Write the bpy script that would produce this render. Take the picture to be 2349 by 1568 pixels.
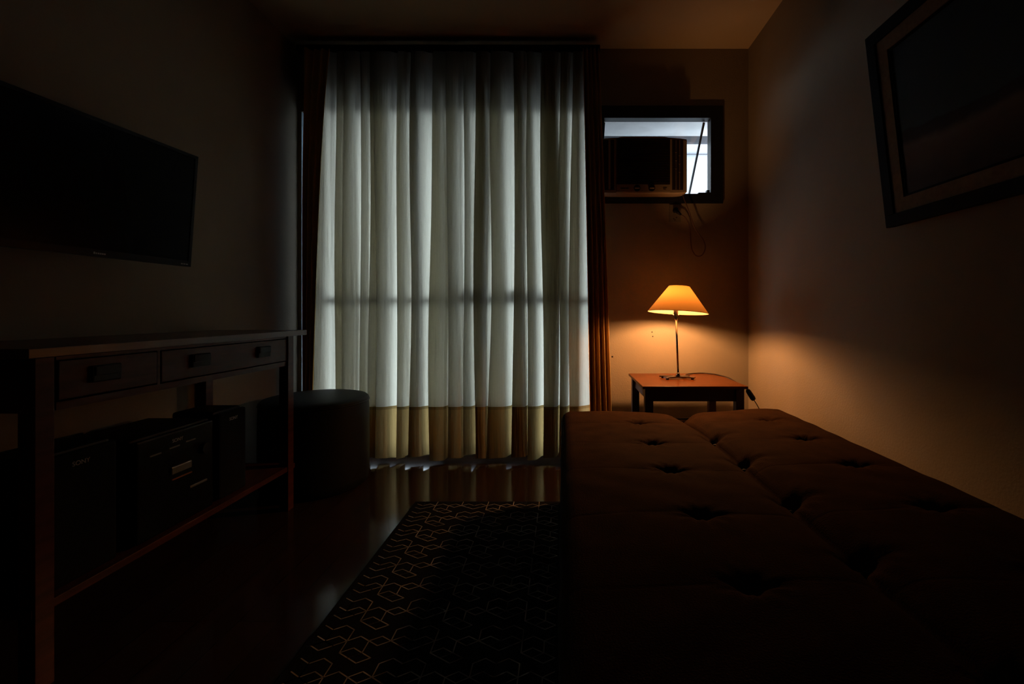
import bpy, bmesh, math, random
from mathutils import Vector, Matrix
random.seed(7)
PI = math.pi
for o in list(bpy.data.objects): bpy.data.objects.remove(o)
S = bpy.context.scene
C = S.collection

# ---------------------------------------------------------------- camera, sky, exposure
EYE = 0.916
cam = bpy.data.cameras.new('camera'); cam.lens = 16; cam.sensor_width = 36; cam.sensor_fit = 'HORIZONTAL'
cam.shift_x = -0.0492; cam.shift_y = -0.029; cam.clip_start = 0.02
camo = bpy.data.objects.new('camera', cam); camo.location = (0, 0, EYE); camo.rotation_euler = (PI/2, 0, 0)
C.objects.link(camo); S.camera = camo
W = bpy.data.worlds.new('overcast_sky'); W.use_nodes = True; S.world = W
bg = W.node_tree.nodes['Background']; bg.inputs[0].default_value = (0.76, 0.87, 1.0, 1); bg.inputs[1].default_value = 10.5
S.view_settings.view_transform = 'Standard'; S.view_settings.look = 'None'
S.view_settings.exposure = 0; S.view_settings.gamma = 1; S.view_settings.use_curve_mapping = False

# ---------------------------------------------------------------- materials
def nodes(name):
    m = bpy.data.materials.new(name); m.use_nodes = True
    nt = m.node_tree; return m, nt, nt.nodes['Principled BSDF']
def plain(name, col, rough=.6, metal=0, spec=.3, noise=0, scale=20, bump=0, bscale=None, stretch=(1,1,1), detail=4):
    m, nt, p = nodes(name)
    p.inputs['Base Color'].default_value = (*col, 1); p.inputs['Roughness'].default_value = rough
    p.inputs['Metallic'].default_value = metal; p.inputs['Specular IOR Level'].default_value = spec
    if noise or bump:
        tc = nt.nodes.new('ShaderNodeTexCoord'); mp = nt.nodes.new('ShaderNodeMapping')
        mp.inputs['Scale'].default_value = stretch
        nt.links.new(tc.outputs['Object'], mp.inputs[0])
    if noise:
        n = nt.nodes.new('ShaderNodeTexNoise'); n.inputs['Scale'].default_value = scale; n.inputs['Detail'].default_value = detail
        r = nt.nodes.new('ShaderNodeValToRGB')
        r.color_ramp.elements[0].position = .3; r.color_ramp.elements[1].position = .7
        r.color_ramp.elements[0].color = (*[c*(1-noise) for c in col], 1)
        r.color_ramp.elements[1].color = (*[min(1, c*(1+noise)) for c in col], 1)
        nt.links.new(mp.outputs[0], n.inputs['Vector']); nt.links.new(n.outputs['Fac'], r.inputs[0])
        nt.links.new(r.outputs[0], p.inputs['Base Color'])
    if bump:
        n = nt.nodes.new('ShaderNodeTexNoise'); n.inputs['Scale'].default_value = bscale or scale*4; n.inputs['Detail'].default_value = 5
        b = nt.nodes.new('ShaderNodeBump'); b.inputs['Strength'].default_value = bump; b.inputs['Distance'].default_value = .004
        nt.links.new(mp.outputs[0], n.inputs['Vector']); nt.links.new(n.outputs['Fac'], b.inputs['Height'])
        nt.links.new(b.outputs[0], p.inputs['Normal'])
    return m
WALLC = (.235, .192, .138)
M = {}
M['wall'] = plain('painted_plaster', WALLC, .75, spec=.15, noise=.05, scale=3, bump=.25, bscale=120)
M['ceil'] = plain('ceiling_paint', (.34, .26, .165), .85, spec=.1, noise=.04, scale=2)
M['dark_back'] = plain('dim_plaster', (.20, .17, .14), .9, spec=.1, noise=.04, scale=2)
M['console'] = plain('stained_red_wood', (.055, .013, .007), .4, spec=.2, noise=.35, scale=7, stretch=(8, 1, 8), bump=.1)
M['console_top'] = plain('polished_red_wood', (.08, .032, .018), .3, spec=.5, noise=.3, scale=7, stretch=(8, 1, 8))
M['table'] = plain('orange_brown_wood', (.085, .022, .003), .3, spec=.08, noise=.2, scale=6, stretch=(1, 9, 9), bump=.05)
M['table_dark'] = plain('dark_table_wood', (.035, .012, .006), .45, spec=.3, noise=.25, scale=6, stretch=(6, 6, 1))
M['black'] = plain('black_plastic', (.005, .005, .006), .5, spec=.15)
M['black_gloss'] = plain('glossy_black_plastic', (.003, .003, .004), .3, spec=.15)
M['screen'] = plain('screen_glass', (.002, .002, .003), .22, spec=.06)
M['black_cloth'] = plain('speaker_cloth', (.006, .006, .006), .9, spec=.1, bump=.4, bscale=500)
M['pouf'] = plain('black_leatherette', (.005, .005, .0055), .6, spec=.15, bump=.15, bscale=160)
M['frame_metal'] = plain('dark_anodised_metal', (.010, .011, .014), .45, metal=.0, spec=.3)
M['alu'] = plain('brushed_aluminium', (.35, .38, .42), .35, metal=.9)
M['chrome'] = plain('chrome', (.15, .12, .10), .18, metal=1)
M['lamp_base'] = plain('dull_steel', (.14, .11, .09), .35, metal=.8)
M['silver'] = plain('silver_plastic', (.20, .20, .22), .3, metal=.6)
M['letter'] = plain('grey_lettering', (.35, .34, .36), .4, metal=.2)
M['copper'] = plain('copper_trim', (.40, .15, .06), .35, metal=.7)
M['futon_frame'] = plain('brown_frame_cloth', (.03, .015, .008), .9, spec=.05)
M['futon'] = plain('brown_suede', (.034, .0150, .0062), .95, spec=.02, noise=.18, scale=14, bump=.5, bscale=260)
M['piping'] = plain('dark_piping', (.018, .010, .006), .8, spec=.1)
M['acbody'] = plain('cream_plastic', (.24, .18, .12), .5, spec=.25)
M['acdark'] = plain('brown_black_grille', (.02, .012, .008), .6, spec=.2)
M['plate'] = plain('outlet_plate_plastic', (.16, .14, .11), .5, spec=.3)
M['cable'] = plain('dark_cable', (.02, .012, .008), .5, spec=.3)
M['ac_cable'] = plain('brown_cable', (.09, .045, .03), .5, spec=.3)
M['painting_frame'] = plain('black_lacquered_frame', (.004, .004, .004), .6, spec=.06)
M['liner'] = plain('gilt_linen_liner', (.16, .10, .05), .7, spec=.2, noise=.15, scale=60)
M['facade'] = plain('white_render', (.185, .190, .195), .9, spec=.1, noise=.04, scale=.8)
M['facade_line'] = plain('grey_joint', (.12, .12, .13), .9, spec=.1)
M['soffit'] = plain('weathered_soffit_paint', (.75, .74, .74), .9, spec=.1, noise=.10, scale=7)
M['reveal'] = plain('grey_stone_reveal', (.45, .42, .45), .9, spec=.1, noise=.25, scale=60)
M['balcony'] = plain('balcony_tiles', (.10, .10, .11), .6, spec=.2, noise=.1, scale=4)
M['asphalt'] = plain('dark_asphalt', (.05, .05, .055), .9, spec=.1, noise=.2, scale=1)
M['jamb'] = plain('daylight_tinted_jamb', (.5, .66, .80), .5, spec=.3)  # blue daylight on the jamb is put into the base colour
M['rug'] = plain('black_rug_pile', (.004, .0045, .006), .95, spec=.05, noise=.2, scale=200, bump=.5, bscale=700)
M['rugline'] = plain('taupe_rug_thread', (.20, .175, .155), .95, spec=.05, noise=.45, scale=16)

def emis(name, col, strength):
    m = bpy.data.materials.new(name); m.use_nodes = True; nt = m.node_tree
    nt.nodes.clear(); e = nt.nodes.new('ShaderNodeEmission'); o = nt.nodes.new('ShaderNodeOutputMaterial')
    e.inputs[0].default_value = (*col, 1); e.inputs[1].default_value = strength
    nt.links.new(e.outputs[0], o.inputs[0]); return m
M['bulb'] = emis('warm_bulb_glow', (1, .46, .165), 1100)
M['led'] = emis('standby_led', (1, .03, .02), .35)

def cloth(name, dif, tra, weave=900, zband=None, stretch=(1,1,1)):
    """diffuse + translucent cloth; zband=(z, dif2, tra2): a second fabric sewn on below height z"""
    m = bpy.data.materials.new(name); m.use_nodes = True; nt = m.node_tree; nt.nodes.clear()
    N = nt.nodes.new; L = nt.links.new
    o = N('ShaderNodeOutputMaterial'); a = N('ShaderNodeAddShader'); d = N('ShaderNodeBsdfDiffuse'); t = N('ShaderNodeBsdfTranslucent')
    tc = N('ShaderNodeTexCoord'); n = N('ShaderNodeTexNoise'); n.inputs['Scale'].default_value = weave; n.inputs['Detail'].default_value = 2
    mp = N('ShaderNodeMapping'); mp.inputs['Scale'].default_value = stretch
    L(tc.outputs['Object'], mp.inputs[0]); L(mp.outputs[0], n.inputs['Vector'])
    mr = N('ShaderNodeMapRange'); mr.inputs[1].default_value = .25; mr.inputs[2].default_value = .75
    mr.inputs[3].default_value = .86; mr.inputs[4].default_value = 1.14; L(n.outputs['Fac'], mr.inputs[0])
    def colr(c1, c2):
        mx = N('ShaderNodeMix'); mx.data_type = 'RGBA'; mx.blend_type = 'MIX'
        mx.inputs['A'].default_value = (*c1, 1); mx.inputs['B'].default_value = (*c2, 1)
        return mx
    if zband:
        sep = N('ShaderNodeSeparateXYZ'); L(tc.outputs['Object'], sep.inputs[0])
        lt = N('ShaderNodeMath'); lt.operation = 'LESS_THAN'; lt.inputs[1].default_value = zband[0]; L(sep.outputs['Z'], lt.inputs[0])
        # stitched seam: narrow strip of doubled cloth
        s1 = N('ShaderNodeMath'); s1.operation = 'GREATER_THAN'; s1.inputs[1].default_value = zband[0]-.018; L(sep.outputs['Z'], s1.inputs[0])
        sm = N('ShaderNodeMath'); sm.operation = 'MULTIPLY'; L(lt.outputs[0], sm.inputs[0]); L(s1.outputs[0], sm.inputs[1])
        k = N('ShaderNodeMath'); k.operation = 'MULTIPLY_ADD'; k.inputs[1].default_value = -.45; k.inputs[2].default_value = 1; L(sm.outputs[0], k.inputs[0])
        kk = N('ShaderNodeMath'); kk.operation = 'MULTIPLY'; L(k.outputs[0], kk.inputs[0]); L(mr.outputs[0], kk.inputs[1])
        fac = kk.outputs[0]
        md = colr(dif, zband[1]); mt = colr(tra, zband[2])
        L(lt.outputs[0], md.inputs['Factor']); L(lt.outputs[0], mt.inputs['Factor'])
    else:
        fac = mr.outputs[0]; md = colr(dif, dif); mt = colr(tra, tra)
    v1 = N('ShaderNodeVectorMath'); v1.operation = 'SCALE'; L(mt.outputs['Result'], v1.inputs[0]); L(fac, v1.inputs['Scale'])
    if zband:      # soft vertical creases in the hanging cloth
        m2 = N('ShaderNodeMapping'); m2.inputs['Scale'].default_value = (1, .15, .045); L(tc.outputs['Object'], m2.inputs[0])
        n2 = N('ShaderNodeTexNoise'); n2.inputs['Scale'].default_value = 42; n2.inputs['Detail'].default_value = 3; L(m2.outputs[0], n2.inputs['Vector'])
        b2 = N('ShaderNodeBump'); b2.inputs['Strength'].default_value = .9; b2.inputs['Distance'].default_value = .012; L(n2.outputs['Fac'], b2.inputs['Height'])
        L(b2.outputs[0], d.inputs['Normal']); L(b2.outputs[0], t.inputs['Normal'])
    L(md.outputs['Result'], d.inputs['Color']); L(v1.outputs[0], t.inputs['Color'])
    L(d.outputs[0], a.inputs[0]); L(t.outputs[0], a.inputs[1]); L(a.outputs[0], o.inputs[0])
    return m
M['sheer'] = cloth('cream_linen', (.09, .08, .06), (.425, .40, .325), 700, (.345, (.11, .075, .03), (.235, .16, .062)))
M['drape'] = cloth('brown_drape_cloth', (.50, .31, .105), (.008, .004, .002), 500)
M['shade'] = cloth('amber_parchment', (.22, .15, .09), (.0225, .0108, .0024), 260, stretch=(1, 1, .25))
def glass(name):
    m = bpy.data.materials.new(name); m.use_nodes = True; nt = m.node_tree; nt.nodes.clear(); N = nt.nodes.new
    o = N('ShaderNodeOutputMaterial'); x = N('ShaderNodeMixShader'); t = N('ShaderNodeBsdfTransparent'); g = N('ShaderNodeBsdfGlossy')
    t.inputs[0].default_value = (.93, .96, .96, 1); g.inputs['Roughness'].default_value = .02; x.inputs[0].default_value = .06
    nt.links.new(t.outputs[0], x.inputs[1]); nt.links.new(g.outputs[0], x.inputs[2]); nt.links.new(x.outputs[0], o.inputs[0]); return m
M['glass'] = glass('clear_glass')

def wood_floor():
    m, nt, p = nodes('dark_parquet'); N = nt.nodes.new; L = nt.links.new
    tc = N('ShaderNodeTexCoord'); mp = N('ShaderNodeMapping'); mp.inputs['Rotation'].default_value = (0, 0, PI/2 - .0)
    br = N('ShaderNodeTexBrick'); br.inputs['Scale'].default_value = 1; br.inputs['Brick Width'].default_value = .9; br.inputs['Row Height'].default_value = .12
    br.inputs['Mortar Size'].default_value = .0015; br.inputs['Color1'].default_value = (.030, .014, .008, 1)
    br.inputs['Color2'].default_value = (.020, .010, .006, 1); br.inputs['Mortar'].default_value = (.004, .002, .002, 1)
    n = N('ShaderNodeTexNoise'); n.inputs['Scale'].default_value = 5; mp2 = N('ShaderNodeMapping'); mp2.inputs['Scale'].default_value = (9, 1, 1)
    L(tc.outputs['Object'], mp.inputs[0]); L(mp.outputs[0], br.inputs['Vector']); L(tc.outputs['Object'], mp2.inputs[0]); L(mp2.outputs[0], n.inputs['Vector'])
    mx = N('ShaderNodeMix'); mx.data_type = 'RGBA'; mx.blend_type = 'MULTIPLY'; mx.inputs['Factor'].default_value = .5
    L(br.outputs['Color'], mx.inputs['A']); L(n.outputs['Color'], mx.inputs['B']); L(mx.outputs['Result'], p.inputs['Base Color'])
    b = N('ShaderNodeBump'); b.inputs['Strength'].default_value = .25; b.inputs['Distance'].default_value = .002
    L(br.outputs['Fac'], b.inputs['Height']); b.invert = True; L(b.outputs[0], p.inputs['Normal'])
    p.inputs['Roughness'].default_value = .13; p.inputs['Specular IOR Level'].default_value = .26
    return m
M['floor'] = wood_floor()

def painting_mat():
    m, nt, p = nodes('dark_landscape_canvas'); N = nt.nodes.new; L = nt.links.new
    tc = N('ShaderNodeTexCoord'); sp = N('ShaderNodeSeparateXYZ'); L(tc.outputs['Object'], sp.inputs[0])
    n = N('ShaderNodeTexNoise'); n.inputs['Scale'].default_value = 4; n.inputs['Detail'].default_value = 6; L(tc.outputs['Object'], n.inputs['Vector'])
    a = N('ShaderNodeMath'); a.operation = 'MULTIPLY_ADD'; a.inputs[1].default_value = .09; L(n.outputs['Fac'], a.inputs[0]); L(sp.outputs['Z'], a.inputs[2])
    r = N('ShaderNodeValToRGB'); mr = N('ShaderNodeMapRange'); mr.inputs[1].default_value = 0; mr.inputs[2].default_value = .7
    L(a.outputs[0], mr.inputs[0]); L(mr.outputs[0], r.inputs[0])
    cr = r.color_ramp
    pts = [(0, (.015, .008, .006)), (.25, (.04, .02, .012)), (.36, (.10, .055, .03)), (.40, (.13, .09, .06)), (.43, (.035, .016, .01)),
           (.465, (.02, .012, .01)), (.475, (.03, .045, .05)), (.7, (.022, .038, .045)), (1, (.015, .026, .032))]
    cr.elements[0].position = 0; cr.elements[0].color = (*pts[0][1], 1); cr.elements[1].position = 1; cr.elements[1].color = (*pts[-1][1], 1)
    for q, c in pts[1:-1]:
        e = cr.elements.new(q); e.color = (*c, 1)
    L(r.outputs[0], p.inputs['Base Color']); p.inputs['Roughness'].default_value = .6; p.inputs['Specular IOR Level'].default_value = .2
    return m
M['canvas'] = painting_mat()

# ---------------------------------------------------------------- helpers
def link(name, me, mat, parent=None, smooth=False, loc=None):
    o = bpy.data.objects.new(name, me); C.objects.link(o)
    mats = mat if isinstance(mat, (list, tuple)) else [mat]
    for m in mats: me.materials.append(m)
    if parent is not None: o.parent = parent
    if loc is not None: o.location = loc
    if smooth:
        for p in me.polygons: p.use_smooth = True
    return o
def obj(name, bm, mat, parent=None, smooth=False, loc=None):
    me = bpy.data.meshes.new(name)
    bmesh.ops.recalc_face_normals(bm, faces=bm.faces)
    bm.to_mesh(me); bm.free()
    return link(name, me, mat, parent, smooth, loc)
def box(bm, x0, x1, y0, y1, z0, z1, bev=0, mi=0, rot=None):
    """box between two corners, optional bevel and rotation matrix about its centre"""
    c = Vector(((x0+x1)/2, (y0+y1)/2, (z0+z1)/2))
    r = bmesh.ops.create_cube(bm, size=1)
    vs = r['verts']
    bmesh.ops.scale(bm, vec=(x1-x0, y1-y0, z1-z0), verts=vs)
    if bev:
        es = list({e for v in vs for e in v.link_edges})
        rb = bmesh.ops.bevel(bm, geom=es, offset=bev, segments=2, affect='EDGES', profile=.6)
        vs = list({v for f in rb['faces'] for v in f.verts} | {v for v in vs if v.is_valid})
        seen = set(vs); st = list(vs)
        while st:
            v = st.pop()
            for e in v.link_edges:
                w = e.other_vert(v)
                if w not in seen: seen.add(w); st.append(w)
        vs = list(seen)
    if rot is not None: bmesh.ops.transform(bm, matrix=rot.to_4x4(), verts=vs)
    bmesh.ops.translate(bm, vec=c, verts=vs)
    if mi:
        for f in {f for v in vs for f in v.link_faces}: f.material_index = mi
    return vs
def BX(*a, **k):
    bm = bmesh.new(); box(bm, *a, **k); return bm
def tube(bm, pts, r, seg=10, cap=True):
    pts = [Vector(p) for p in pts]; rs = r if isinstance(r, (list, tuple)) else [r]*len(pts)
    rings = []; up = None
    for i, p in enumerate(pts):
        t = (pts[min(i+1, len(pts)-1)] - pts[max(i-1, 0)]).normalized()
        if up is None:
            up = Vector((0, 0, 1)) if abs(t.z) < .9 else Vector((1, 0, 0))
        s = t.cross(up).normalized(); up = s.cross(t).normalized()
        rings.append([bm.verts.new(p + (s*math.cos(2*PI*k/seg) + up*math.sin(2*PI*k/seg))*rs[i]) for k in range(seg)])
    for a, b in zip(rings, rings[1:]):
        for k in range(seg): bm.faces.new((a[k], a[(k+1) % seg], b[(k+1) % seg], b[k]))
    if cap: bm.faces.new(rings[0][::-1]); bm.faces.new(rings[-1])
def spline(ctrl, n=8):
    P = [Vector(p) for p in ctrl]; P = [P[0]*2-P[1]] + P + [P[-1]*2-P[-2]]; out = []
    for i in range(1, len(P)-2):
        a, b, c, d = P[i-1:i+3]
        for k in range(n):
            t = k/n
            out.append(.5*((2*b) + (c-a)*t + (2*a-5*b+4*c-d)*t*t + (3*b-a-3*c+d)*t**3))
    out.append(P[-2]); return out
def lathe(bm, prof, seg=32, c=(0, 0, 0)):
    """revolve (radius, z) profile about the vertical through c"""
    rings = []
    for r, z in prof:
        if r < 1e-6: rings.append([bm.verts.new((c[0], c[1], c[2]+z))])
        else: rings.append([bm.verts.new((c[0]+r*math.cos(2*PI*k/seg), c[1]+r*math.sin(2*PI*k/seg), c[2]+z)) for k in range(seg)])
    for a, b in zip(rings, rings[1:]):
        for k in range(seg):
            k2 = (k+1) % seg
            f = [a[0] if len(a) == 1 else a[k], a[0] if len(a) == 1 else a[k2], b[0] if len(b) == 1 else b[k2], b[0] if len(b) == 1 else b[k]]
            g = []
            for v in f:
                if v not in g: g.append(v)
            if len(g) > 2: bm.faces.new(g)
def cyl(bm, p0, p1, r, seg=20): tube(bm, [p0, p1], r, seg)
def tag(o, label, cat, group=None, kind=None):
    if label: o['label'] = label
    if cat: o['category'] = cat
    if group: o['group'] = group
    if kind: o['kind'] = kind
    return o
def thing(name, label, cat, loc=(0, 0, 0), rz=0, group=None):
    o = bpy.data.objects.new(name, None); C.objects.link(o); o.location = loc; o.rotation_euler = (0, 0, rz); o.empty_display_size = .1
    return tag(o, label, cat, group)
def struct(o, label=None, cat=None):
    o['kind'] = 'structure'
    if label: o['label'] = label
    if cat: o['category'] = cat
    return o
def text_obj(name, s, size, mat, parent, loc, rot, depth=.0006):
    cu = bpy.data.curves.new(name, 'FONT'); cu.body = s; cu.size = size; cu.extrude = depth; cu.align_x = 'CENTER'; cu.align_y = 'CENTER'
    t = bpy.data.objects.new(name+'_tmp', cu); C.objects.link(t)
    dg = bpy.context.evaluated_depsgraph_get(); me = bpy.data.meshes.new_from_object(t.evaluated_get(dg))
    bpy.data.objects.remove(t); me.materials.clear()
    o = link(name, me, mat, parent); o.location = loc; o.rotation_euler = rot; return o

# ---------------------------------------------------------------- room shell
XL, XR, YB, YF, ZC = -1.686, 1.185, 2.90, -1.35, 2.594
struct(obj('floor', BX(XL-.15, XR+.15, YF-.15, YB+.16, -.12, 0), M['floor']), 'dark polished wooden plank floor', 'floor')
struct(obj('ceiling', BX(XL-.15, XR+.15, YF-.15, YB+.16, ZC, ZC+.12), M['ceil']), 'flat pale painted ceiling', 'ceiling')
struct(obj('wall_left', BX(XL-.15, XL, YF-.15, YB+.16, 0, ZC), M['wall']), 'plain painted left wall behind the screen', 'wall')
struct(obj('wall_right', BX(XR, XR+.15, YF-.15, YB+.16, 0, ZC), M['wall']), 'plain painted right wall with the painting', 'wall')
struct(obj('wall_front', BX(XL, XR, YF-.15, YF, 0, ZC), M['dark_back']), 'plain wall behind the camera', 'wall')
DX0, DX1, DZ = -1.665, .155, 2.195        # glass door opening
WX0, WX1, WZ0, WZ1 = .235, 1.020, 1.608, 2.227   # small window opening
bm = bmesh.new()
box(bm, XL, DX0, YB, YB+.15, 0, ZC)
box(bm, DX0, DX1, YB, YB+.15, DZ, ZC)
box(bm, DX1, WX0, YB, YB+.15, 0, ZC)
box(bm, WX0, WX1, YB, YB+.15, 0, WZ0)
box(bm, WX0, WX1, YB, YB+.15, WZ1, ZC)
box(bm, WX1, XR, YB, YB+.15, 0, ZC)
struct(obj('wall_back', bm, M['wall']), 'end wall with glass door and small high window', 'wall')

# small nail holes in the end wall beside the lamp
for x, z in ((.571, .790), (.576, .762), (.318, .633)):
    bm = bmesh.new(); cyl(bm, (x, YB-.0006, z), (x, YB+.001, z), .004 if z > .7 else .006, 10)
    struct(obj('trim_1', bm, M['acdark']), 'tiny filled nail hole in the end wall', 'nail hole')

# sliding glass door
D = thing('door_1', 'sliding glass balcony door in dark frames behind the curtain', 'glass door', (0, YB+.115, 0)); D['kind'] = 'structure'
bm = bmesh.new()
box(bm, DX0, DX0+.045, -.034, .034, 0, DZ); box(bm, DX1-.045, DX1, -.034, .034, 0, DZ)
box(bm, DX0+.045, DX1-.045, -.034, .034, DZ-.03, DZ)
obj('door_frame', bm, M['frame_metal'], D)
bm = bmesh.new(); box(bm, DX0+.045, DX1-.045, -.06, .06, 0, .012); box(bm, DX0+.045, DX1-.045, -.03, -.022, .012, .024); box(bm, DX0+.045, DX1-.045, .022, .03, .012, .024)
obj('sill_track', bm, M['alu'], D)
mid = (DX0+DX1)/2
for a, b, y in ((DX0+.045, mid+.03, .018), (mid-.03, DX1-.045, -.018)):
    bm = bmesh.new(); z0 = .025
    box(bm, a, a+.04, y-.014, y+.014, z0, DZ-.03); box(bm, b-.04, b, y-.014, y+.014, z0, DZ-.03)
    box(bm, a+.04, b-.04, y-.014, y+.014, z0, z0+.10); box(bm, a+.04, b-.04, y-.014, y+.014, DZ-.055, DZ-.03)
    pf = obj('panel_frame', bm, M['frame_metal'], D)
    obj('glass_pane', BX(a+.04, b-.04, y-.003, y+.003, z0+.10, DZ-.055), M['glass'], pf)
bm = bmesh.new()                        # horizontal guard rail across the door just inside the glass
tube(bm, [(-1.545, -.155, 1.0), (DX1-.002, -.155, 1.0)], .021, 14)
for x in (-1.53, (DX0+DX1)/2, DX1-.02): tube(bm, [(x, -.155, 1.0), (x, -.036, 1.0)], .008, 8)
obj('guard_rail', bm, M['frame_metal'], D, True)
for x in (-.60, -.52, -.335, -.21, -1.50):
    bm = bmesh.new(); lathe(bm, [(0, -.045), (.030, -.035), (.038, 0), (.030, .035), (0, .045)], 14, (x, -.160, 1.022))
    obj('rail_knob', bm, M['frame_metal'], D, True)

struct(obj('trim_9', BX(DX0, DX0+.003, YB+.001, YB+.080, .012, DZ-.001), M['jamb']), 'thin added jamb lining left of the glass door, daylight tint in its colour', 'jamb')  # lining added to show the bright daylight slit beside the curtain

# small high window
Wn = thing('window_1', 'small high window in black frame, sash tilted open', 'window', (0, YB, 0)); Wn['kind'] = 'structure'
fw = .078
bm = bmesh.new()
box(bm, WX0, WX1, -.012, .05, WZ1-fw, WZ1); box(bm, WX0, WX1, -.012, .05, WZ0, WZ0+.060)
box(bm, WX1-fw, WX1, -.012, .05, WZ0+.060, WZ1-fw); box(bm, WX0, WX0+.03, -.012, .05, WZ0+.060, WZ1-fw)
obj('window_frame', bm, M['frame_metal'], Wn)
bm = bmesh.new(); box(bm, .865, .942, -.010, .03, WZ0+.060, WZ0+.068); box(bm, .918, .935, -.010, .02, WZ0+.068, WZ0+.084)
obj('latch', bm, M['frame_metal'], Wn)
# sash hinged at the top, pushed outward
sx0, sx1 = WX0+.03, .925
ang = math.atan2(.33, .36); Ls = .54
def sashpt(u, n=0): return (0, .055 + u*math.sin(ang) + n*math.cos(ang), WZ1-fw-.002 - u*math.cos(ang) + n*math.sin(ang))
def slab(bm, x0, x1, u0, u1, t):
    q = [sashpt(u0, -t), sashpt(u1, -t), sashpt(u1, t), sashpt(u0, t)]
    A = [bm.verts.new((x0, p[1], p[2])) for p in q]; B = [bm.verts.new((x1, p[1], p[2])) for p in q]
    bm.faces.new(A); bm.faces.new(B[::-1])
    for i in range(4): bm.faces.new((A[i], B[i], B[(i+1) % 4], A[(i+1) % 4]))
bm = bmesh.new(); slab(bm, sx1-.012, sx1, 0, Ls, .006); slab(bm, sx0, sx0+.012, 0, Ls, .006); slab(bm, sx0, sx1, Ls-.02, Ls, .006)
sf = obj('sash', bm, M['frame_metal'], Wn)
bm = bmesh.new(); slab(bm, sx0+.012, sx1-.012, 0, Ls-.02, .002)
obj('sash_pane', bm, M['glass'], sf)

# outside reveal, soffit, neighbouring wall, balcony
struct(obj('trim_2', BX(.962, 1.019, YB+.052, YB+.12, 1.61, 2.226), M['reveal']), 'rough grey stone reveal outside the small window', 'reveal')
struct(obj('trim_3', BX(.16, 1.3, YB+.20, YB+.22, 2.219, 2.243), M['reveal']), 'grey drip edge over the small window', 'drip edge')
bm = bmesh.new(); box(bm, .16, 1.5, YB+.151, YB+.53, 2.243, 2.33)
struct(obj('trim_4', bm, M['soffit']), 'pale concrete soffit above the small window', 'soffit')
bm = bmesh.new(); box(bm, .16, 1.5, YB+.531, YB+.58, 2.200, 2.33)
struct(obj('trim_5', bm, M['facade_line']), 'grey edge beam of the outdoor soffit', 'beam')
F = thing('neighbouring_building', 'white rendered building wall seen outside the small window', 'building', (0, 7, 0))
obj('wall', BX(-.6, 7, 0, .4, -3, 5.2), M['facade'], F)
obj('ledge', BX(-.6, 7, -.03, 0, 3.34, 3.36), M['facade_line'], F)
struct(obj('trim_6', BX(-3, .13, YB+.151, YB+1.35, -.14, -.02), M['balcony']), 'grey tiled balcony floor outside the glass door', 'balcony')
struct(obj('trim_7', BX(-3, .13, YB+.151, YB+2.9, 2.45, 2.6), M['soffit']), 'pale slab over the balcony, lengthened to cut high sky light', 'soffit')  # depth stretched past the balcony floor to block the higher sky

struct(obj('trim_10', BX(.133, .157, YB+.151, YB+1.15, -.14, 2.44), M['facade']), 'added unseen side wall shielding the small window from skylight on the left', 'side wall')  # added out of view to keep left-hand sky off the right wall
struct(obj('trim_8', BX(-40, 40, YB+.16, 60, -3.2, -3.0), M['asphalt']), 'unseen dark ground added far below to stop light from under the horizon', 'ground')  # added out of view so the sky does not shine up from below

# ---------------------------------------------------------------- curtains
def smooth_path(P, it=2):
    for _ in range(it):
        Q = [P[0]]
        for a, b in zip(P, P[1:]):
            Q.append((a[0]*.75+b[0]*.25, a[1]*.75+b[1]*.25)); Q.append((a[0]*.25+b[0]*.75, a[1]*.25+b[1]*.75))
        Q.append(P[-1]); P = Q
    return P
def hang(rowfun, zs, hem=None):
    bm = bmesh.new(); rows = []
    for z in zs:
        P = smooth_path(rowfun(z)); n = len(P)
        rows.append([bm.verts.new((x, y, z + (hem(i/n, z) if hem else 0))) for i, (x, y) in enumerate(P)])
    for a, b in zip(rows, rows[1:]):
        for i in range(len(a)-1): bm.faces.new((a[i], a[i+1], b[i+1], b[i]))
    return bm
ZT = 2.507
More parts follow.
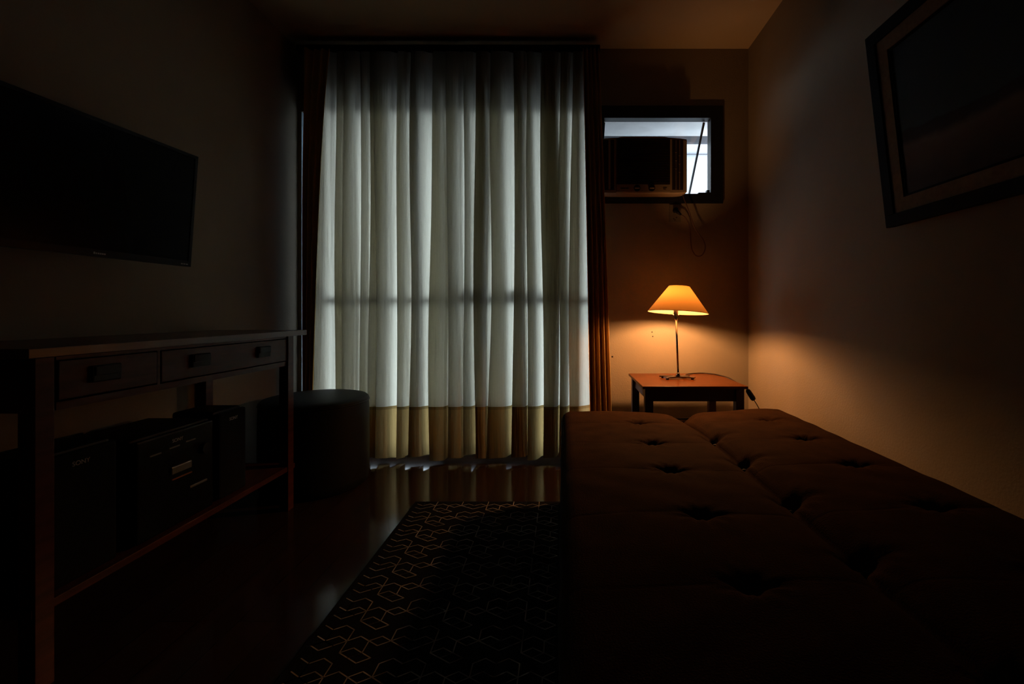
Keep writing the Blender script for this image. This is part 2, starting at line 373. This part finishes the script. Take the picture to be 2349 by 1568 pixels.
# doubled-over folds: (left, right) edges of each, in metres along the rail, at mid height and at the hem
PX = lambda p: (p-1290)*2.76/1044
dark = [(712, 738, .9), (771, 781, .5), (789, 808, 1), (828, 836, .4), (850, 857, .8), (864, 884, 1), (913, 923, .8), (944, 958, 1.3), (991, 1013, 1), (1029, 1047, 1),
        (1066, 1072, .4), (1092, 1110, 1.1), (1127, 1151, .9), (1181, 1197, 1.4), (1212, 1219, .3), (1247, 1274, 1.1), (1286, 1294, .5), (1312, 1322, .5)]
folds = []
rr = random.Random(3)
for a, b, d in dark:
    folds.append((PX(a), PX(b), d, rr.uniform(-1, 1), rr.uniform(-1, 1), rr.uniform(0, 6.28), rr.uniform(.8, 1.8)))
YC = 2.785
def sheer_row(z):
    t = (z-.06)/(ZT-.06)                    # 0 hem .. 1 heading
    P = []
    x_start = -1.547 + .085*max(0, t-.25)**1.3; x_end = .172 - .02*t
    P.append((x_start, YC+.03)); 
    for i, (a, b, d, s1, s2, ph, fr) in enumerate(folds):
        sh = .010*s1*(1-2*t) + .006*math.sin(ph + z*fr*2)
        wd = 1 + .35*s2*(.5-t) + .18*math.sin(ph*2+z*2.2)
        c = (a+b)/2 + sh*.8; h = ((b-a)/2*1.15+.006)*wd*(1 - .2*t)
        a2, b2 = c-h, c+h
        amp = (.033*(1-t)**.6 + .014) * (.55+.45*min(d, 1.2))
        # arrive at the back, double back, leave at the front
        P += [(a2-.012, YC+amp*.55), (b2+.002, YC+amp*.9), (b2+.003, YC+amp*.55)]
        if d >= 1.1: P += [(a2, YC+amp*.35), (a2-.001, YC+amp*.15), (b2+.002, YC+amp*.05), (b2+.002, YC-amp*.15)]
        P += [(a2-.001, YC-amp*.35), (a2-.004, YC-amp*.85), (b2+.004, YC-amp*.8)]
        nx = folds[i+1][0] if i+1 < len(folds) else .172
        g = nx-b2
        P += [(b2+g*.35, YC-amp*.35+.008*math.sin(ph*3+z*1.7)), (b2+g*.62, YC+amp*.1+.006*math.sin(ph*5+z*1.3))]
    P.append((x_end, YC+.03)); 
    return P
zs = [.036 + (ZT-.036)*i/70 for i in range(71)]
hemf = lambda u, z: (.010*math.sin(u*37)+.008*math.sin(u*91+1)) * max(0, 1-z/.9)
cu = obj('sheer_curtain', hang(sheer_row, zs, hemf), M['sheer'], None, True)
tag(cu, 'backlit cream curtain with mustard hem band over the glass door', 'curtain')
def drape_row(x0, x1, w0, w1, n, yc, amp, seed, ret=False):
    r = random.Random(seed); ph = [r.uniform(-.3, .3) for _ in range(n*2+2)]
    def f(z):
        t = (z-.03)/(ZT-.03); a = x0*(1-t)+w0*t; b = x1*(1-t)+w1*t; P = [(-1.590, 2.885), (-1.583, 2.84), (-1.573, 2.78), (-1.553, 2.73)] if ret else []
        for k in range(n*2+1):
            u = k/(n*2); P.append((a+(b-a)*u + ph[k]*.01, yc+.07*t**5 + amp*(1 if k % 2 else -1)*(1+ph[k]*(.5+t))))
            P.append((a+(b-a)*min(1, u+.006), yc+.07*t**5 + amp*(.6 if k % 2 else -.6)))
        return P
    return f
zs2 = [.03 + (ZT-.03)*i/40 for i in range(41)]
dr = obj('side_drape', hang(drape_row(.168, .298, .125, .220, 4, 2.685, .024, 1), zs2), M['drape'], None, True)
tag(dr, 'brown drape gathered right of the backlit curtain, lit orange by lamp', 'drape')
dl = obj('side_drape', hang(drape_row(-1.527, -1.484, -1.537, -1.405, 3, 2.688, .015, 2, True), zs2), M['drape'], None, True)
tag(dl, 'narrow dark brown drape gathered left of the backlit curtain', 'drape')
rail = thing('curtain_rail', 'long black curtain rail below the ceiling', 'curtain rail', (0, 2.79, ZT))
obj('track', BX(-1.615, .228, -.035, .035, 0, .029, bev=.003), M['black'], rail)
for x in (-1.5, -.7, .1):
    obj('bracket', BX(x-.012, x+.012, .03, .109, .008, .026), M['black'], rail)

# ---------------------------------------------------------------- air conditioner
ac = thing('window_air_conditioner', 'cream window air conditioner with brown grille below open window', 'air conditioner', (.497, 2.79, 1.646))
# local: x -.269 .. .269, y 0 is the front face, z 0 .. .35
obj('housing', BX(-.245, .250, .03, .52, .023, .335, bev=.006), M['acbody'], ac)
bm = bmesh.new()      # front fascia with gently bowed top and bottom
A = []
for i in range(25):
    u = -1+2*i/24; x = .269*u; y = .010*u**4
    zt = .350-.008*u**4-.005*(abs(x) > .135); zb = .010*abs(u)**10
    A.append([bm.verts.new(q) for q in ((x, y+.010, zt), (x, y, zt-.012), (x, y, zb+.003), (x, y+.004, zb), (x, .095, zb), (x, .095, zt))])
for p, q in zip(A, A[1:]):
    for k in range(6): bm.faces.new((p[k], p[(k+1) % 6], q[(k+1) % 6], q[k]))
bm.faces.new(A[0]); bm.faces.new(A[-1][::-1])
obj('fascia', bm, M['acbody'], ac)
bm = bmesh.new(); box(bm, -.165, .163, -.003, .004, .056, .335, bev=.001)
for i in range(26):
    z = .062+i*.0102; box(bm, -.160, .158, -.0055, -.003, z, z+.004)
obj('grille', bm, M['acdark'], ac)
for x0, x1 in ((.176, .243), (-.250, -.180)):
    lv = obj('louvre', BX(x0, x1, -.003, .012, .020, .326), M['acdark'], ac)
    bm = bmesh.new()
    if x0 > 0:
        for k in range(2):
            xm = x0+(x1-x0)*(k+1)/3; box(bm, xm-.001, xm+.001, -.007, -.003, .022, .324)
            for z in (.145, .195, .245): box(bm, xm-.006, xm+.004, -.009, -.007, z-.02*k, z-.02*k+.002)
    else: box(bm, -.215, -.203, -.008, -.003, .022, .324)
    obj('louvre_vane', bm, M['acbody'], lv)
obj('control_panel', BX(-.165, .163, -.004, .003, .006, .053, bev=.0015), M['acbody'], ac)
for x in (-.040, .050):
    bm = bmesh.new(); cyl(bm, (x, -.004, .029), (x, -.009, .029), .020, 24)
    k = obj('knob', bm, M['acdark'], ac)
    obj('knob_grip', BX(x-.014, x+.014, -.019, -.009, .024, .031, bev=.002), M['acbody'], k)
obj('nameplate', BX(-.140, -.092, -.0052, -.004, .026, .032), M['acdark'], ac)
bm = bmesh.new(); box(bm, .118, .142, -.0052, -.004, .031, .034); box(bm, .121, .137, -.0052, -.004, .022, .024); obj('marking', bm, M['acdark'], ac)

# outlet, plug and cord of the air conditioner
ol = thing('wall_outlet', 'small outlet plate on end wall under the air conditioner', 'outlet', (.716, YB, 1.544))
obj('plate', BX(-.036, .036, -.007, 0, -.056, .056, bev=.002), M['plate'], ol)
bm = bmesh.new(); 
for x, z in ((-.008, -.034), (.010, -.026), (0, -.042)): box(bm, x-.003, x+.003, -.0078, -.0068, z-.003, z+.003)
obj('socket_holes', bm, M['acdark'], ol)
cd = thing('power_cord', 'brown looped cord hanging from air conditioner to wall outlet', 'cord', (0, 0, 0))
pts = spline([(.757, 2.86, 1.652), (.768, 2.845, 1.605), (.790, 2.84, 1.545), (.828, 2.84, 1.44), (.880, 2.84, 1.365), (.893, 2.845, 1.315), (.872, 2.85, 1.272), (.838, 2.855, 1.272), (.812, 2.86, 1.32), (.806, 2.865, 1.41), (.796, 2.868, 1.475), (.770, 2.865, 1.515), (.742, 2.868, 1.532)], 10)
bm = bmesh.new(); tube(bm, pts, .0036, 8); obj('cable', bm, M['ac_cable'], cd, True)
bm = bmesh.new(); tube(bm, [(.748, 2.868, 1.530), (.725, 2.868, 1.548), (.716, 2.870, 1.565)], [.006, .012, .011], 12)
tube(bm, [(.716, 2.866, 1.562), (.716, 2.8925, 1.562)], .015, 14); obj('plug', bm, M['black'], cd, True)

# ---------------------------------------------------------------- side table
tb = thing('side_table', 'small square wooden side table carrying the lit lamp', 'side table', (.675, 2.553, 0))
# local x -.265...265, y -.247..247
obj('table_top', BX(-.268, .268, -.247, .247, .526, .5405, bev=.004), M['table'], tb)
bm = bmesh.new(); box(bm, -.235, .235, -.222, -.204, .460, .526); box(bm, -.235, .235, .204, .222, .460, .526)
box(bm, -.235, -.217, -.204, .204, .460, .526); box(bm, .217, .235, -.204, .204, .460, .526)
obj('apron', bm, M['table_dark'], tb)
for sx in (-1, 1):
    for sy in (-1, 1):
        obj('leg', BX(sx*.232-.021, sx*.232+.021, sy*.212-.021, sy*.212+.021, 0, .525, bev=.002), M['table_dark'], tb)

# ---------------------------------------------------------------- table lamp
LX, LY, LZ = .655, 2.575, .541
lp = thing('table_lamp', 'lit table lamp with tilted amber conical shade on thin metal stem', 'table lamp', (LX, LY, LZ))
# star-shaped flat base: four unequal arms
bm = bmesh.new()
arms = [(205, .088), (335, .092), (158, .102), (35, .075)]
for deg, ln in arms:
    a = math.radians(deg); d = Vector((math.cos(a), math.sin(a), 0)); n = Vector((-d.y, d.x, 0))
    pr = [(0, .020), (.4, .010), (.75, .012), (1, .020)]
    top = []; bot = []
    for s in (1, -1):
        seq = pr if s == 1 else pr[::-1]
        for u, w in seq:
            p = d*(u*ln)+n*(w*s); top.append(bm.verts.new((p.x, p.y, .014))); bot.append(bm.verts.new((p.x, p.y, .007)))
    bm.faces.new(top); bm.faces.new(bot[::-1])
    for i in range(8): bm.faces.new((top[i], bot[i], bot[(i+1) % 8], top[(i+1) % 8]))
obj('base', bm, M['lamp_base'], lp)
for deg, ln in arms:
    a = math.radians(deg); bm = bmesh.new(); cyl(bm, (math.cos(a)*ln*.85, math.sin(a)*ln*.85, 0), (math.cos(a)*ln*.85, math.sin(a)*ln*.85, .007), .008, 12)
    obj('foot', bm, M['black'], lp)
bm = bmesh.new(); tube(bm, [(0, 0, .014), (0, 0, .022), (0, 0, .026), (0, 0, .034)], [.011, .011, .007, .006], 16)
obj('collar', bm, M['chrome'], lp, True)
bm = bmesh.new(); tube(bm, [(0, 0, .03), (-.012, 0, .345)], .0052, 14)
obj('stem', bm, M['chrome'], lp, True)
bm = bmesh.new(); tube(bm, [(-.012, 0, .340), (-.0125, 0, .352)], .010, 16); cyl(bm, (-.030, 0, .358), (.004, 0, .358), .0055, 12); tube(bm, [(-.013, 0, .352), (-.013, 0, .40)], .013, 16)
obj('lamp_holder', bm, M['chrome'], lp)
tilt = Matrix.Rotation(math.radians(3.8), 4, 'Y') @ Matrix.Rotation(math.radians(-3.2), 4, 'X')
top_c = Vector((-.002, 0, .374))
# shade: double wall of parchment
def shade_ring(bm, prof, seg=64):
    rings = []
    for r, z in prof:
        rings.append([bm.verts.new(tilt @ Vector((r*math.cos(2*PI*k/seg), r*math.sin(2*PI*k/seg), z)) + top_c) for k in range(seg)])
    for a, b in zip(rings, rings[1:]):
        for k in range(seg): bm.faces.new((a[k], a[(k+1) % seg], b[(k+1) % seg], b[k]))
bm = bmesh.new(); shade_ring(bm, [(.167-.109*i/8, .148*i/8) for i in range(9)])
sh = obj('lamp_shade', bm, M['shade'], lp, True)
bm = bmesh.new(); shade_ring(bm, [(.1680, 0), (.1688, -.002), (.1665, -.002), (.1662, .001), (.168, 0)])
obj('rim_wire', bm, M['liner'], sh, True)
bm = bmesh.new(); shade_ring(bm, [(.0585, .147), (.059, .149), (.057, .149), (.0575, .147), (.0585, .147)])
obj('top_wire', bm, M['liner'], sh, True)
bm = bmesh.new(); shade_ring(bm, [(.0575, .1475), (.018, .1465), (.018, .1450), (.0572, .1455)])  # added ring narrowing the shade's top to cut the upward light
obj('light_baffle', bm, M['liner'], sh, True)
bm = bmesh.new()
bc = Vector((-.013, 0, .437))
lathe(bm, [(0, -.036), (.013, -.034), (.014, -.022), (.024, -.008), (.0275, .006), (.024, .020), (.012, .030), (0, .033)], 24, bc)
obj('bulb', bm, M['bulb'], lp, True)
# cord with inline switch
wl = lambda x, y, z: (x-LX, y-LY, z)
lc = [(.03, .03, .008), wl(.75, 2.73, .004), wl(.815, 2.78, .003), wl(.868, 2.785, .003), wl(.91, 2.745, .003), wl(.932, 2.68, .003), wl(.9475, 2.60, .002), wl(.9535, 2.52, -.006), wl(.955, 2.42, -.016), wl(.952, 2.345, -.022)]
bm = bmesh.new(); tube(bm, spline(lc, 8), .0028, 8)
sw0 = Vector(wl(.952, 2.345, -.022)); sw1 = Vector(wl(.988, 2.345, -.078))
tube(bm, spline([sw1, wl(1.010, 2.345, -.115), wl(1.035, 2.35, -.17), wl(1.07, 2.36, -.30), wl(1.10, 2.37, -.47)], 8), .0022, 8)
cb = obj('cord', bm, M['cable'], lp, True)
bm = bmesh.new(); v = [sw0 + (sw1-sw0)*u for u in (0, .06, .2, .8, .94, 1)]; tube(bm, v, [.005, .010, .0125, .0135, .011, .005], 14)
obj('inline_switch', bm, M['black'], cb, True)

# ---------------------------------------------------------------- futon sofa bed
ft = thing('futon_bed', 'brown tufted futon opened flat beside right wall', 'sofa bed', (0, 0, 0))
FX0, FX1, FY0, FY1, SEAM = 0.0, 1.075, .05, 2.225, .582
def grade(a, b, n, extra):
    s = set(round(a+(b-a)*i/n, 5) for i in range(n+1))
    for e in (.002, .006, .012, .02, .03, .042): s.add(round(a+e, 5)); s.add(round(b-e, 5))
    for c in extra:
        for d in (-.02, -.012, -.006, -.003, 0, .003, .006, .012, .02):
            if a < c+d < b: s.add(round(c+d, 5))
    return sorted(s)
rows_y = [.20, .50, .80, 1.08, 1.385, 1.67, 1.98]
tuf = [(.33, y) for y in rows_y] + [(.895, y+.01) for y in rows_y] + [(SEAM+.01, y+.09) for y in rows_y[:-1]] 
gx = grade(FX0, FX1, 110, [SEAM]); gy = grade(FY0, FY1, 190, rows_y)
def edge(d, r=.042):
    if d >= r: return 0
    q = 1-d/r; return r*.85*(1-math.sqrt(max(0, 1-q*q)))
def ftop(x, y):
    z = .440 + .012*(x > SEAM)
    # pillow rise of each panel, soft cross seams
    ux = (x-FX0)/(SEAM-FX0) if x < SEAM else (x-SEAM)/(FX1-SEAM)
    z += .006*math.sin(PI*max(0, min(1, ux)))**.6 - .004
    for yr in rows_y:
        d = abs(y-yr-.012*math.sin(x*9+yr*5)); z -= .0011*math.exp(-(d/.005)**2) + .0012*math.exp(-(d/.05)**2)
    ds = abs(x-SEAM); z -= .020*math.exp(-(ds/.035)**2)+.010*math.exp(-(ds/.007)**2)
    z -= .020*math.exp(-(ds/.05)**2)*math.exp(-((FY1-y)/.10)**2)
    f_ = math.exp(-((FY1-y)/.30)**2)
    z -= f_*(.020*(max(0, x)/SEAM)**2.5 if x < SEAM else .026*max(0, 1-(x-SEAM)/.40))
    for tx, ty in tuf:
        dx, dy = x-tx, y-ty; q = dx*dx+dy*dy
        if q < .04:
            z -= .020*math.exp(-q/.0006) + .005*math.exp(-(dx*dx/.010+dy*dy/.0004))
            a_ = math.atan2(dy, dx); z -= .0022*math.cos(a_*9+tx*20)*math.exp(-((math.sqrt(q)-.045)/.025)**2)
    z += .0016*math.sin(23*x+7*math.sin(5*y)) * math.sin(11*y+3*x)
    z -= edge(min(x-FX0, FX1-x)) + edge(min(y-FY0, FY1-y), .035)
    return z
bm = bmesh.new(); G = [[bm.verts.new((x, y, ftop(x, y))) for y in gy] for x in gx]
for i in range(len(gx)-1):
    for j in range(len(gy)-1): bm.faces.new((G[i][j], G[i+1][j], G[i+1][j+1], G[i][j+1]))
loop = [G[i][0] for i in range(len(gx))] + [G[-1][j] for j in range(1, len(gy))] + [G[i][-1] for i in range(len(gx)-2, -1, -1)] + [G[0][j] for j in range(len(gy)-2, 0, -1)]
prev = loop; cx, cy = (FX0+FX1)/2, (FY0+FY1)/2
for kz, (dz, bul) in enumerate(((.375, .004), (.345, .006), (.30, .006), (.265, .003), (.245, -.004), (.235, -.02))):
    ring = []
    for v in loop:
        x, y = v.co.x, v.co.y
        ox = bul if x > FX1-1e-4 else (-bul if x < FX0+1e-4 else 0); oy = bul if y > FY1-1e-4 else (-bul if y < FY0+1e-4 else 0)
        ring.append(bm.verts.new((x+ox, y+oy, dz + .002*math.sin(y*40+x*31))))
    n = len(loop)
    for i in range(n): bm.faces.new((prev[i], prev[(i+1) % n], ring[(i+1) % n], ring[i]))
    prev = ring
bm.faces.new(prev)
mat_ = obj('mattress', bm, M['futon'], ft, True)
for i, (tx, ty) in enumerate(tuf):
    bm = bmesh.new(); lathe(bm, [(0, .004), (.006, .0035), (.010, .001), (.011, -.003)], 14, (tx, ty, ftop(tx, ty)+.001))
    obj('tuft_button', bm, M['piping'], mat_, True)
# piping round upper and lower edge
for zz, o_ in ((.398, .001), (.248, .001)):
    bm = bmesh.new(); r_ = .035; P = []
    P = [(FX0-o_, FY0-o_, zz), (FX0-o_, FY1+o_, zz), (FX1+o_, FY1+o_, zz), (FX1+o_, FY0-o_, zz), (FX0-o_, FY0-o_, zz)]
    Q = []
    for a, b in zip(P, P[1:]):
        a = Vector(a); b = Vector(b); n = 30
        for k in range(n): 
            p = a.lerp(b, k/n); p.z += .003*math.sin(p.y*17+p.x*9); p += Vector((.0015*math.sin(p.y*23), 0, 0)); Q.append(p)
    Q.append(Q[0].copy()); tube(bm, Q, .0045, 8, cap=False)
    obj('piping', bm, M['piping'], mat_, True)
obj('bed_frame', BX(FX0+.02, FX1-.02, FY0+.02, FY1-.02, .10, .236, bev=.01), M['futon_frame'], ft)
for x in (FX0+.09, FX1-.09):
    for y in (FY0+.12, FY1-.12):
        obj('leg', BX(x-.025, x+.025, y-.025, y+.025, 0, .10, bev=.003), M['table_dark'], ft)

# ---------------------------------------------------------------- rug with interlocking hexagon line pattern
rx0, rx1, ry0, ry1 = -.705, .012, .25, 2.185
bm = bmesh.new(); box(bm, rx0, rx1, ry0, ry1, 0, .009, bev=.002)
w = .0605; V = .1255
def seg(p, q, hw=.0016):
    p, q = Vector(p), Vector(q)
    inside = lambda a: rx0+.006 < a.x < rx1-.006 and ry0+.006 < a.y < ry1-.006
    if not (inside(p) and inside(q)): return
    d = (q-p); n = Vector((-d.y, d.x)).normalized()*hw; e = d.normalized()*hw*.5
    vs = [bm.verts.new((a.x, a.y, .0095)) for a in (p-e+n, p-e-n, q+e-n, q+e+n)]
    f = bm.faces.new(vs); f.material_index = 1
def rhombus(cx, cy):
    L_, R_, T_, B_ = (cx-w/2, cy), (cx+w/2, cy), (cx, cy+.018), (cx, cy-.018)
    for a, b in ((L_, T_), (T_, R_), (R_, B_), (B_, L_)): seg(a, b)
def hexa(cx, cy):
    rhombus(cx, cy)
    seg((cx-w/2, cy), (cx-w/2, cy+.044)); seg((cx+w/2, cy), (cx+w/2, cy+.044))
    seg((cx-w/2, cy+.044), (cx, cy+.062)); seg((cx, cy+.062), (cx+w/2, cy+.044))
for j in range(-1, 18):
    for i in range(-2, 6):
        x = rx0 + .02 + i*w*4 ; y = ry1 - .05 - j*V
        hexa(x, y); hexa(x+w, y)
        hexa(x+2*w, y-.062+.0178); rhombus(x+w*.5, y-.018); rhombus(x+3*w, y+.0); rhombus(x+2.5*w, y-.062)
rg = obj('hexagon_rug', bm, [M['rug'], M['rugline']])
tag(rg, 'black rug with thin taupe hexagon line pattern on dark floor', 'rug')

# ---------------------------------------------------------------- console with drawers
cn = thing('console_table', 'reddish wooden console table with drawers against left wall', 'console table', (-1.686, 1.065, 0))
# local: x 0..436 (wall to room), y 0..1.162
dX, dY = .436, 1.162
obj('top', BX(.002, dX, 0, dY, .806, .830, bev=.002), M['console_top'], cn)
for x in (.024, dX-.034):
    for y in (.024, dY-.132):
        obj('leg', BX(x-.020 if x > .1 else .004, x+.022 if x > .1 else .046, y, y+.042, 0, .806, bev=.0015), M['console'], cn)
bm = bmesh.new()
box(bm, .004, .024, .077, dY-.110, .670, .806); box(bm, .046, dX-.054, .040, .060, .670, .806); box(bm, .046, dX-.054, dY-.095, dY-.075, .670, .806)
box(bm, dX-.054, dX-.020, .077, dY-.110, .670, .690); box(bm, dX-.054, dX-.020, .077, dY-.110, .796, .806)
box(bm, dX-.054, dX-.020, .362, .372, .690, .796)
obj('drawer_case', bm, M['console'], cn)
for y0, y1, hs in ((.081, .359, (.195,)), (.375, dY-.114, (.525, .860))):
    d = obj('drawer', BX(dX-.046, dX-.018, y0, y1, .694, .793, bev=.002), M['console'], cn)
    for h in hs:
        bm = bmesh.new(); box(bm, dX-.018, dX-.008, h-.040, h+.040, .727, .772, bev=.003)
        box(bm, dX-.008, dX-.004, h-.036, h+.036, .745, .770, bev=.002)
        obj('cup_handle', bm, M['black'], d)
obj('shelf', BX(.006, dX-.016, .020, dY-.072, .182, .204, bev=.002), M['console'], cn)

# ---------------------------------------------------------------- stereo on the shelf
SH = .2045
def speaker(x, y, wd, h, label):
    t = thing('stereo_speaker', label, 'speaker', (x, y, SH))
    bm = bmesh.new(); box(bm, -.17, -.012, -wd/2, wd/2, 0, h, bev=.012); obj('cabinet', bm, M['black'], t)
    bm = bmesh.new(); box(bm, -.012, .010, -wd/2+.003, wd/2-.003, .004, h-.006, bev=.009); g = obj('front_grille', bm, M['black_cloth'], t)
    text_obj('lettering', 'SONY', .017, M['letter'], g, (.0105, 0, h-.038), (PI/2, 0, PI/2))
    return t
speaker(-1.295, 1.215, .205, .350, 'black stereo speaker at the near end of the console shelf')
speaker(-1.300, 1.785, .150, .335, 'black stereo speaker at the far end of the console shelf')
st = thing('mini_stereo', 'black mini stereo with silver trim between the two shelf speakers', 'stereo', (-1.285, 1.520, SH))
bm = bmesh.new(); box(bm, -.24, -.014, -.155, .155, 0, .325, bev=.012); obj('body', bm, M['black'], st)
bm = bmesh.new(); box(bm, -.014, .004, -.150, .150, .006, .318, bev=.006); fp = obj('front_panel', bm, M['black_gloss'], st)
text_obj('lettering', 'SONY', .016, M['letter'], fp, (.0048, -.005, .288), (PI/2, 0, PI/2))
bm = bmesh.new(); box(bm, .004, .012, -.035, .045, .180, .205, bev=.003); obj('disc_tray', bm, M['silver'], st)
bm = bmesh.new(); box(bm, .004, .008, -.030, .050, .160, .164); obj('trim_strip', bm, M['copper'], st)
for k, (y, z) in enumerate(((-.09, .262), (-.02, .266), (.045, .270))):
    obj('button', BX(.004, .008, y-.02, y+.02, z, z+.004), M['silver'], st)
bm = bmesh.new(); box(bm, .004, .010, .040, .115, .108, .116, bev=.002); obj('cassette_door', bm, M['silver'], st)
bm = bmesh.new(); tube(bm, [(.004, .105, .228), (.018, .105, .228)], .020, 20); obj('volume_knob', bm, M['black'], st)

# ---------------------------------------------------------------- round pouf beside the console
pf = thing('round_pouf', 'round black pouf standing between console and curtain', 'pouf', (-1.318, 2.435, 0))
bm = bmesh.new(); R = .262
lathe(bm, [(0, 0), (R-.02, 0), (R-.006, .01), (R, .05), (R+.003, .2), (R+.001, .40), (R-.002, .438)], 64); obj('body', bm, M['pouf'], pf, True)
bm = bmesh.new(); lathe(bm, [(R-.004, .438), (R, .443), (R-.001, .452), (R-.012, .462), (R-.04, .468), (.12, .472), (0, .473)], 64)
obj('lid_cushion', bm, M['pouf'], pf, True)
bm = bmesh.new(); lathe(bm, [(R-.004, .434), (R+.002, .437), (R+.003, .440), (R+.002, .443), (R-.004, .446)], 64); obj('seam_piping', bm, M['black'], pf, True)

# ---------------------------------------------------------------- television on the left wall
tv = thing('wall_television', 'black flat television tilted down on left wall, switched off', 'television', (-1.515, 1.869, 1.328), 0)
# local frame: y runs to -0.73 (near end), x outward, tilted so the top leans into the room
yaw = math.radians(4.6)
H, Wd = .452, .735
lean = math.atan2(.034, H)
def tvm(v): return Matrix.Rotation(-yaw, 4, 'Z') @ Matrix.Rotation(lean, 4, 'Y') @ Vector(v)
def tvbox(name, x0, x1, y0, y1, z0, z1, mat, parent, bev=0, smooth=False):
    bm = BX(x0, x1, y0, y1, z0, z1, bev=bev)
    for v in bm.verts: v.co = tvm(v.co)
    return obj(name, bm, mat, parent, smooth)
tvbox('casing', -.045, 0, -Wd, 0, -H/2, H/2, M['black'], tv, .004)
tvbox('screen', 0, .002, -Wd+.014, -.014, -H/2+.024, H/2-.014, M['screen'], tv)
bz = bmesh.new()
for a in ((-Wd, 0, -H/2, -H/2+.022), (-Wd, 0, H/2-.012, H/2), (-Wd, -Wd+.012, -H/2, H/2), (-.012, 0, -H/2, H/2)):
    box(bz, 0, .005, a[0], a[1], a[2], a[3])
for v in bz.verts: v.co = tvm(v.co)
bezel = obj('bezel', bz, M['black_gloss'], tv)
bm = bmesh.new()
for k in range(6):
    box(bm, .005, .0058, -.362+k*.0065, -.362+k*.0065+.0045, -H/2+.008, -H/2+.013+.002*(k == 0))
for v in bm.verts: v.co = tvm(v.co)
obj('maker_mark', bm, M['letter'], bezel)
bm = bmesh.new()
for k in range(3): box(bm, .005, .0058, -.045+k*.011, -.045+k*.011+.008, -H/2+.007, -H/2+.011)
for v in bm.verts: v.co = tvm(v.co)
obj('corner_mark', bm, M['letter'], bezel)
tvbox('standby_light', .005, .0062, -.631, -.621, -H/2+.008, -H/2+.015, M['led'], bezel)
bm = bmesh.new(); box(bm, -.148, -.045, -.46, -.28, -.08, .08)
for v in bm.verts: v.co.x = max(v.co.x, -1)
o_ = obj('wall_bracket', bm, M['black'], tv)
for v in o_.data.vertices:
    c = tvm(v.co)
    if v.co.x < -.1: c.x = -1.686+1.515+.0005
    v.co = c

# ---------------------------------------------------------------- painting on the right wall
pt = thing('framed_painting', 'dark landscape painting in black frame leaning off right wall', 'painting', (1.152, 1.612, 1.214))
PW, PH = .95, .672
pl = math.atan2(.076, PH)
def pm(v): return Matrix.Rotation(-pl, 4, 'Y') @ Vector(v)
def pbm(fn, name, mat, parent):
    bm = bmesh.new(); fn(bm)
    for v in bm.verts: v.co = pm(v.co)
    return obj(name, bm, mat, parent)
def ring(bm, m0, m1, x0, x1, b=0):
    """rectangular moulding between inset m0 and m1 from the outer edge; x towards the wall"""
    box(bm, x0, x1, -PW+m0, -m0, m0, m1, bev=b); box(bm, x0, x1, -PW+m0, -m0, PH-m1, PH-m0, bev=b)
    box(bm, x0, x1, -PW+m0, -PW+m1, m1, PH-m1, bev=b); box(bm, x0, x1, -m1, -m0, m1, PH-m1, bev=b)
pbm(lambda bm: ring(bm, 0, .042, -.006, .024, .002), 'frame', M['painting_frame'], pt)
pbm(lambda bm: ring(bm, .040, .088, 0, .020), 'liner', M['liner'], pt)
pbm(lambda bm: ring(bm, .088, .096, .004, .020), 'liner_shadow', M['painting_frame'], pt)  # black strip standing in for the shadow inside the liner
cv = bmesh.new(); box(cv, .008, .016, -PW+.090, -.090, .090, PH-.090)
c_ = obj('canvas', cv, M['canvas'], pt); c_.rotation_euler = (0, -pl, 0)
bm = bmesh.new(); cyl(bm, (XR-1.152-.0005, -PW/2, .60), (XR-1.152-.018, -PW/2, .60), .004, 10); tube(bm, [(XR-1.152-.014, -PW/2, .604), tuple(pm((.022, -PW+.15, PH-.12)))], .001, 6); tube(bm, [(XR-1.152-.014, -PW/2, .604), tuple(pm((.022, -.15, PH-.12)))], .001, 6)
obj('hanging_wire', bm, M['chrome'], pt)
